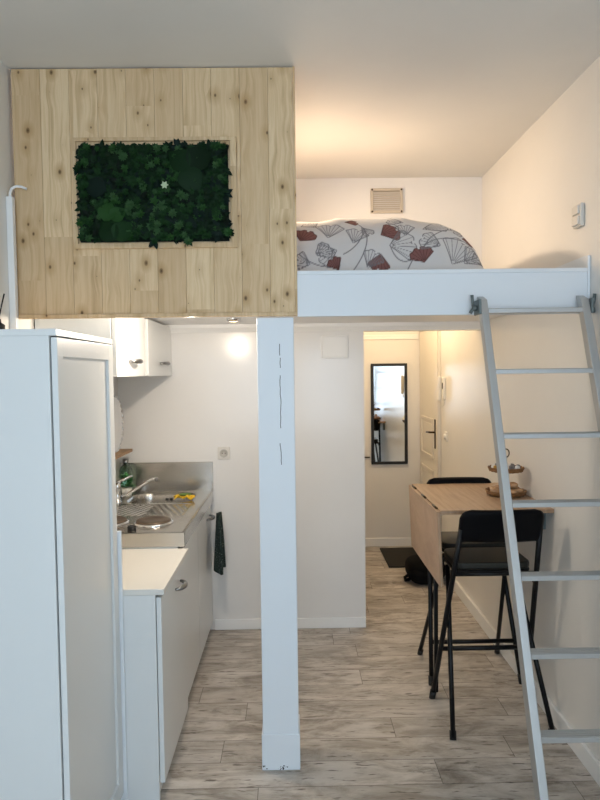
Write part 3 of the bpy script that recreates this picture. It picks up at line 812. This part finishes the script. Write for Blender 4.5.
# ------------------------------------------------------------------ dining corner
TZ = 1.022; TX0, TY0, TY1 = .690, 2.922, 3.640
TB = thing('drop_leaf_table', 'wall-mounted light oak table with its hinged leaf hanging down', 'table', (.95, 3.3, 0))
obj('tabletop', B(TX0, XR-.002, TY0, TY1, TZ-.020, TZ), M_oak, TB, bevel=.002)
obj('drop_leaf', MB().hexa([(.687, TY0, .655), (.703, TY0, .655), (.703, TY1, .655), (.687, TY1, .655), (.672, TY0, TZ-.006), (.688, TY0, TZ-.006), (.688, TY1, TZ-.006), (.672, TY1, TZ-.006)]), M_oak, TB, bevel=.002)
for y in (TY0+.10, (TY0+TY1)/2, TY1-.10):
    obj('hinge', MB().tube([(.686, y-.045, TZ-.002), (.686, y+.045, TZ-.002)], .0055, 8), M_bronze, TB)
for y in (3.03, 3.56):
    m_ = MB().box(XR-.030, XR-.003, y-.012, y+.012, .90, TZ-.0205).box(XR-.24, XR-.003, y-.012, y+.012, TZ-.034, TZ-.0205)
    obj('wall_bracket', m_, M_brackets, TB, bevel=.002)
m_ = MB().box(.722, .742, 3.20, 3.222, .0, TZ-.0205)
obj('leg', m_, M_black, TB, bevel=.003)
obj('apron', B(.722, XR-.03, 3.19, 3.232, TZ-.05, TZ-.0205), M_black, TB, bevel=.002)

# ---- folding bar chair (local: forward = +y)
def chair(label, loc, rz):
    t_ = thing('folding_bar_chair', label, 'chair', (0, 0, 0), 'black folding bar chairs at the oak table')
    FYf, FYr, BYt = .180, -.192, -.175
    fw_, tw_ = .243, .176
    sz = .750
    def front(sx, z):   # long frame point at height z
        k = z/1.03; return Vector((sx*(fw_+(tw_-fw_)*k), FYf+(BYt-FYf)*k, z))
    for sx in (-1, 1):
        l = obj('long_leg', MB().tube([front(sx, .012), front(sx, .3), front(sx, .74), front(sx, .96)], .0125, 12), M_black, t_)
        obj('foot_cap', MB().tube([front(sx, .0), front(sx, .045)], [.0155, .0165], 12), M_blackpl, l)
        top_ = Vector((sx*.168, .155, .700)); bot = Vector((sx*.230, FYr, .0))
        l = obj('short_leg', MB().tube([bot+Vector((0, 0, .012)), bot.lerp(top_, .5), top_], .0115, 12), M_black, t_)
        obj('foot_cap', MB().tube([bot, bot.lerp(top_, .05)], [.0150, .0155], 12), M_blackpl, l)
        obj('hinge_link', MB().tube([front(sx, .66), Vector((sx*.182, .02, .715))], .006, 8), M_black, t_)
    a, b = front(-1, .305), front(1, .305); obj('footrest', MB().tube([a, b], .0115, 12), M_black, t_)
    ra = Vector((-.228, FYr+.066, .14)); 
    # seat
    def rrect(hx, y0, y1, r, n=5):
        P = []
        for cx, cy, a0 in ((hx-r, y1-r, 0), (-hx+r, y1-r, 90), (-hx+r, y0+r, 180), (hx-r, y0+r, 270)):
            for k in range(n+1):
                a_ = math.radians(a0+90*k/n); P.append((cx+r*math.cos(a_), cy+r*math.sin(a_)))
        return P
    obj('seat', MB().prism(rrect(.183, -.055, .215, .05), sz-.012, sz+.022, 'z'), M_seat, t_, bevel=.009)
    obj('seat_frame', MB().tube([(p[0], p[1], sz-.022) for p in rrect(.176, -.048, .205, .05)], .0105, 8, closed=True), M_black, t_)
    obj('rear_rail', MB().tube([front(-1, .725), front(1, .725)], .0105, 10), M_black, t_)
    # padded backrest, slightly curved
    def bk(side):
        def f_(u, v):
            x = (u-.5)*2; z_ = .893+.162*v
            r = .05; hx = .194
            ez = max(0, (z_-(1.055-r))/r); ez2 = max(0, ((.893+.03)-z_)/.03)
            hx -= r*(1-math.sqrt(max(0, 1-ez*ez))) + .022*(1-math.sqrt(max(0, 1-ez2*ez2)))
            k = z_/1.03; yc = FYf+(BYt-FYf)*k
            e = (1-abs(x)**6)*(1-abs(2*v-1)**6)
            return (x*hx, yc-.018*(1-x*x)+side*.016*e**.5, z_)
        return f_
    m_ = MB().grid(bk(-1), 30, 18).grid(bk(1), 30, 18)
    obj('backrest', m_, M_vinyl, t_)
    t_.location = loc; t_.rotation_euler = (0, 0, rz)
    return t_
def copy_tree(o, parent=None):
    c = o.copy(); C.objects.link(c)
    if parent: c.parent = parent
    for ch in list(o.children): copy_tree(ch, c)
    return c
ch = chair('black folding bar chair on the near side of the oak table, back towards the viewer', (.940, 2.968, 0), 0)
c2 = copy_tree(ch); c2.location = (.965, 3.455, 0); c2.rotation_euler = (0, 0, PI)
for q in c2.children:
    if q.name.startswith('footrest'): q.location = (0, .0345, -.10)
c2['label'] = 'black folding bar chair on the far side of the oak table, mostly behind the table'

# ---- tiered stand
SX, SY = 1.118, 3.27
TS = thing('tiered_stand', 'two-tier wicker serving stand on the oak table', 'serving stand', (SX, SY, TZ))
def tray(z, r):
    m_ = MB().lathe([(0, 0), (r*.86, 0), (r*.96, .010), (r, .022), (r*.97, .024), (r*.92, .012), (r*.84, .006), (0, .006)], (SX, SY, z), 36)
    for j in range(3):
        pts = [(SX+r*(.93+.035*j)*math.cos(a), SY+r*(.93+.035*j)*math.sin(a), z+.006+.007*j+.003*math.sin(18*a+j*2)) for a in [2*PI*k/72 for k in range(72)]]
        m_.tube(pts, .0035, 6, closed=True)
    return m_
for z, r in ((TZ+.004, .102), (TZ+.126, .089)):
    obj('tray', tray(z, r), M_wicker, TS)
obj('pole', MB().tube([(SX, SY, TZ+.001), (SX, SY, TZ+.205)], .0045, 8), M_bronze, TS)
ring = [(SX+.017*math.cos(a), SY, TZ+.222+.022*math.sin(a)) for a in [2*PI*k/20 for k in range(20)]]
obj('ring_handle', MB().tube(ring, .0032, 6, closed=True), M_bronze, TS)
cap_prof = [(0, 0), (.016, .0), (.0185, .003), (.0185, .005), (.0150, .006), (.0115, .024), (.006, .028), (0, .0285)]
first = None
UZ = TZ+.1335
ctx = {0: (M_crock, 'dark grey'), 1: (M_wfoil, 'white'), 2: (M_gold, 'gold')}
meshes = {}
pos = [(-.062, -.025, 2), (-.030, -.055, 0), (.008, -.062, 0), (.045, -.042, 1), (.062, -.005, 0), (.045, .035, 0), (.010, .058, 2), (-.030, .052, 0), (-.060, .015, 1), (.020, -.025, 0), (-.025, -.015, 0), (-.018, .022, 0), (.022, .020, 1)]
capobj = {}
labs = {0: 'dark grey foil coffee capsule on the upper wicker tray', 1: 'white foil coffee capsule on the upper wicker tray', 2: 'gold foil coffee capsule on the upper wicker tray'}
for dx, dy, k in pos:
    if k not in capobj:
        o = obj('coffee_capsule', MB().lathe(cap_prof, (0, 0, 0), 14), ctx[k][0]); capobj[k] = o
    else:
        o = capobj[k].copy(); C.objects.link(o)
    o.location = (SX+dx, SY+dy, UZ); o.rotation_euler = (0, 0, dx*40)
    props(o, labs[k], 'coffee capsule', {0: 'dark grey coffee capsules', 1: 'white coffee capsules', 2: 'gold coffee capsules'}[k])
LZ = TZ+.0105
bis = None
bp_ = [(-.066, -.02), (-.030, -.062), (.015, -.066), (.056, -.035), (.064, .018), (.030, .062), (-.022, .062), (-.062, .028), (-.022, -.014), (.024, -.010), (.004, .028)]
for i, (dx, dy) in enumerate(bp_):
    if bis is None:
        bis = obj('wrapped_biscuit', MB().ellip((0, 0, .0155), (.026, .019, .0155), 2.6, 18, 10, .03, 3), M_wrap); o = bis
    else: o = bis.copy(); C.objects.link(o)
    o.location = (SX+dx*.93, SY+dy*.93, LZ); o.rotation_euler = (0, 0, i*1.1)
    props(o, 'wrapped golden biscuit on the lower wicker tray', 'biscuit', 'wrapped biscuits on the lower tray')
o = bis.copy(); C.objects.link(o); o.location = (SX-.020, SY-.030, LZ+.031); o.rotation_euler = (0, 0, .4)
props(o, 'wrapped biscuit topping the lower wicker tray, left of the stand pole', 'biscuit')
o = bis.copy(); C.objects.link(o); o.location = (SX+.030, SY-.026, LZ+.031); o.rotation_euler = (0, 0, 1.9)
props(o, 'wrapped biscuit topping the lower wicker tray, right of the stand pole', 'biscuit')

# ------------------------------------------------------------------ hall floor
dm = obj('doormat', B(.805, 1.205, 5.29, 5.865, .0005, .014), M_matmat, None, bevel=.003, loc=(1.0, 5.58, 0))
props(dm, 'dark rectangular doormat on the hallway floor by the entrance door', 'doormat')
BG = thing('backpack', 'black backpack lying on the hallway floor beyond the table', 'bag', (1.03, 4.96, 0))
bz = MB().ellip((1.05, 4.99, .092), (.155, .19, .092), 2.7, 28, 18, .02, 4)
bz.ellip((1.125, 5.00, .135), (.075, .13, .115), 2.5, 22, 14, .02, 6)
obj('body', bz, M_bag, BG)
obj('front_pocket', MB().ellip((1.01, 4.87, .07), (.105, .085, .062), 2.7, 22, 14, .02, 8), M_bag, BG)
obj('shoulder_strap', MB().tube([(.925, 4.90, .05), (.892, 4.90, .062), (.873, 4.91, .045), (.880, 4.93, .016), (.915, 4.95, .014), (.935, 4.97, .03)], .013, 8), M_bag, BG)
obj('carry_handle', MB().tube([(1.08, 5.10, .225), (1.09, 5.07, .258), (1.10, 5.03, .262), (1.11, 5.0, .235)], .008, 8), M_bag, BG)

# ------------------------------------------------------------------ lights
def area(name, loc, rot, sx, sy, col, power):
    l = bpy.data.lights.new(name, 'AREA'); l.shape = 'RECTANGLE'; l.size = sx; l.size_y = sy; l.color = col; l.energy = power
    o = bpy.data.objects.new(name, l); C.objects.link(o); o.location = loc; o.rotation_euler = rot
    return o
def point(name, loc, col, power, r=.05):
    l = bpy.data.lights.new(name, 'POINT'); l.color = col; l.energy = power; l.shadow_soft_size = r
    o = bpy.data.objects.new(name, l); C.objects.link(o); o.location = loc
    return o
area('window_daylight', (0, YB-.14, (WZ0+WZ1)/2), (PI/2, 0, 0), WX1-WX0, WZ1-WZ0, (.65, .825, 1.0), 74)
point('kitchen_bulb', (-.45, 2.80, 1.915), (1, .86, .70), 19, .024)
sl = bpy.data.lights.new('loft_lamp', 'SPOT'); sl.color = (1, .76, .52); sl.energy = 54; sl.shadow_soft_size = .03; sl.spot_size = math.radians(172); sl.spot_blend = 1
so = bpy.data.objects.new('loft_lamp', sl); C.objects.link(so); so.location = (-.012, 3.30, 2.62)
so.rotation_euler = Vector((.80, .16, -.78)).to_track_quat('-Z', 'Y').to_euler()
point('hall_bulb', (.85, 5.0, 2.42), (1, .76, .48), 17, .06)
W = bpy.data.worlds.new('world'); sc.world = W; W.use_nodes = True
W.node_tree.nodes['Background'].inputs[0].default_value = (.65, .8, 1, 1)
W.node_tree.nodes['Background'].inputs[1].default_value = .6

# ------------------------------------------------------------------ camera
cam = bpy.data.cameras.new('camera'); co = bpy.data.objects.new('camera', cam); C.objects.link(co)
fpx, pi_, ya, ro = 626.49, .0434, .0114, .0124
F = Vector((math.sin(ya)*math.cos(pi_), math.cos(ya)*math.cos(pi_), -math.sin(pi_)))
R0 = Vector((math.cos(ya), -math.sin(ya), 0)); U0 = R0.cross(F)
r_ = R0*math.cos(ro)-U0*math.sin(ro); u_ = R0*math.sin(ro)+U0*math.cos(ro)
mx = Matrix((r_, u_, -F)).transposed().to_4x4(); mx.translation = Vector((0, 0, 1.68))
co.matrix_world = mx
cam.sensor_fit = 'AUTO'; cam.sensor_width = 36; cam.lens = fpx*36/800; cam.clip_start = .02
sc.camera = co
vs_ = sc.view_settings
vs_.view_transform = 'Standard'; vs_.look = 'None'; vs_.gamma = 1; vs_.use_curve_mapping = False
vs_.exposure = 0.0
sc.cycles.use_denoising = True
sc.cycles.sample_clamp_indirect = 6
sc.cycles.max_bounces = 10; sc.cycles.diffuse_bounces = 6
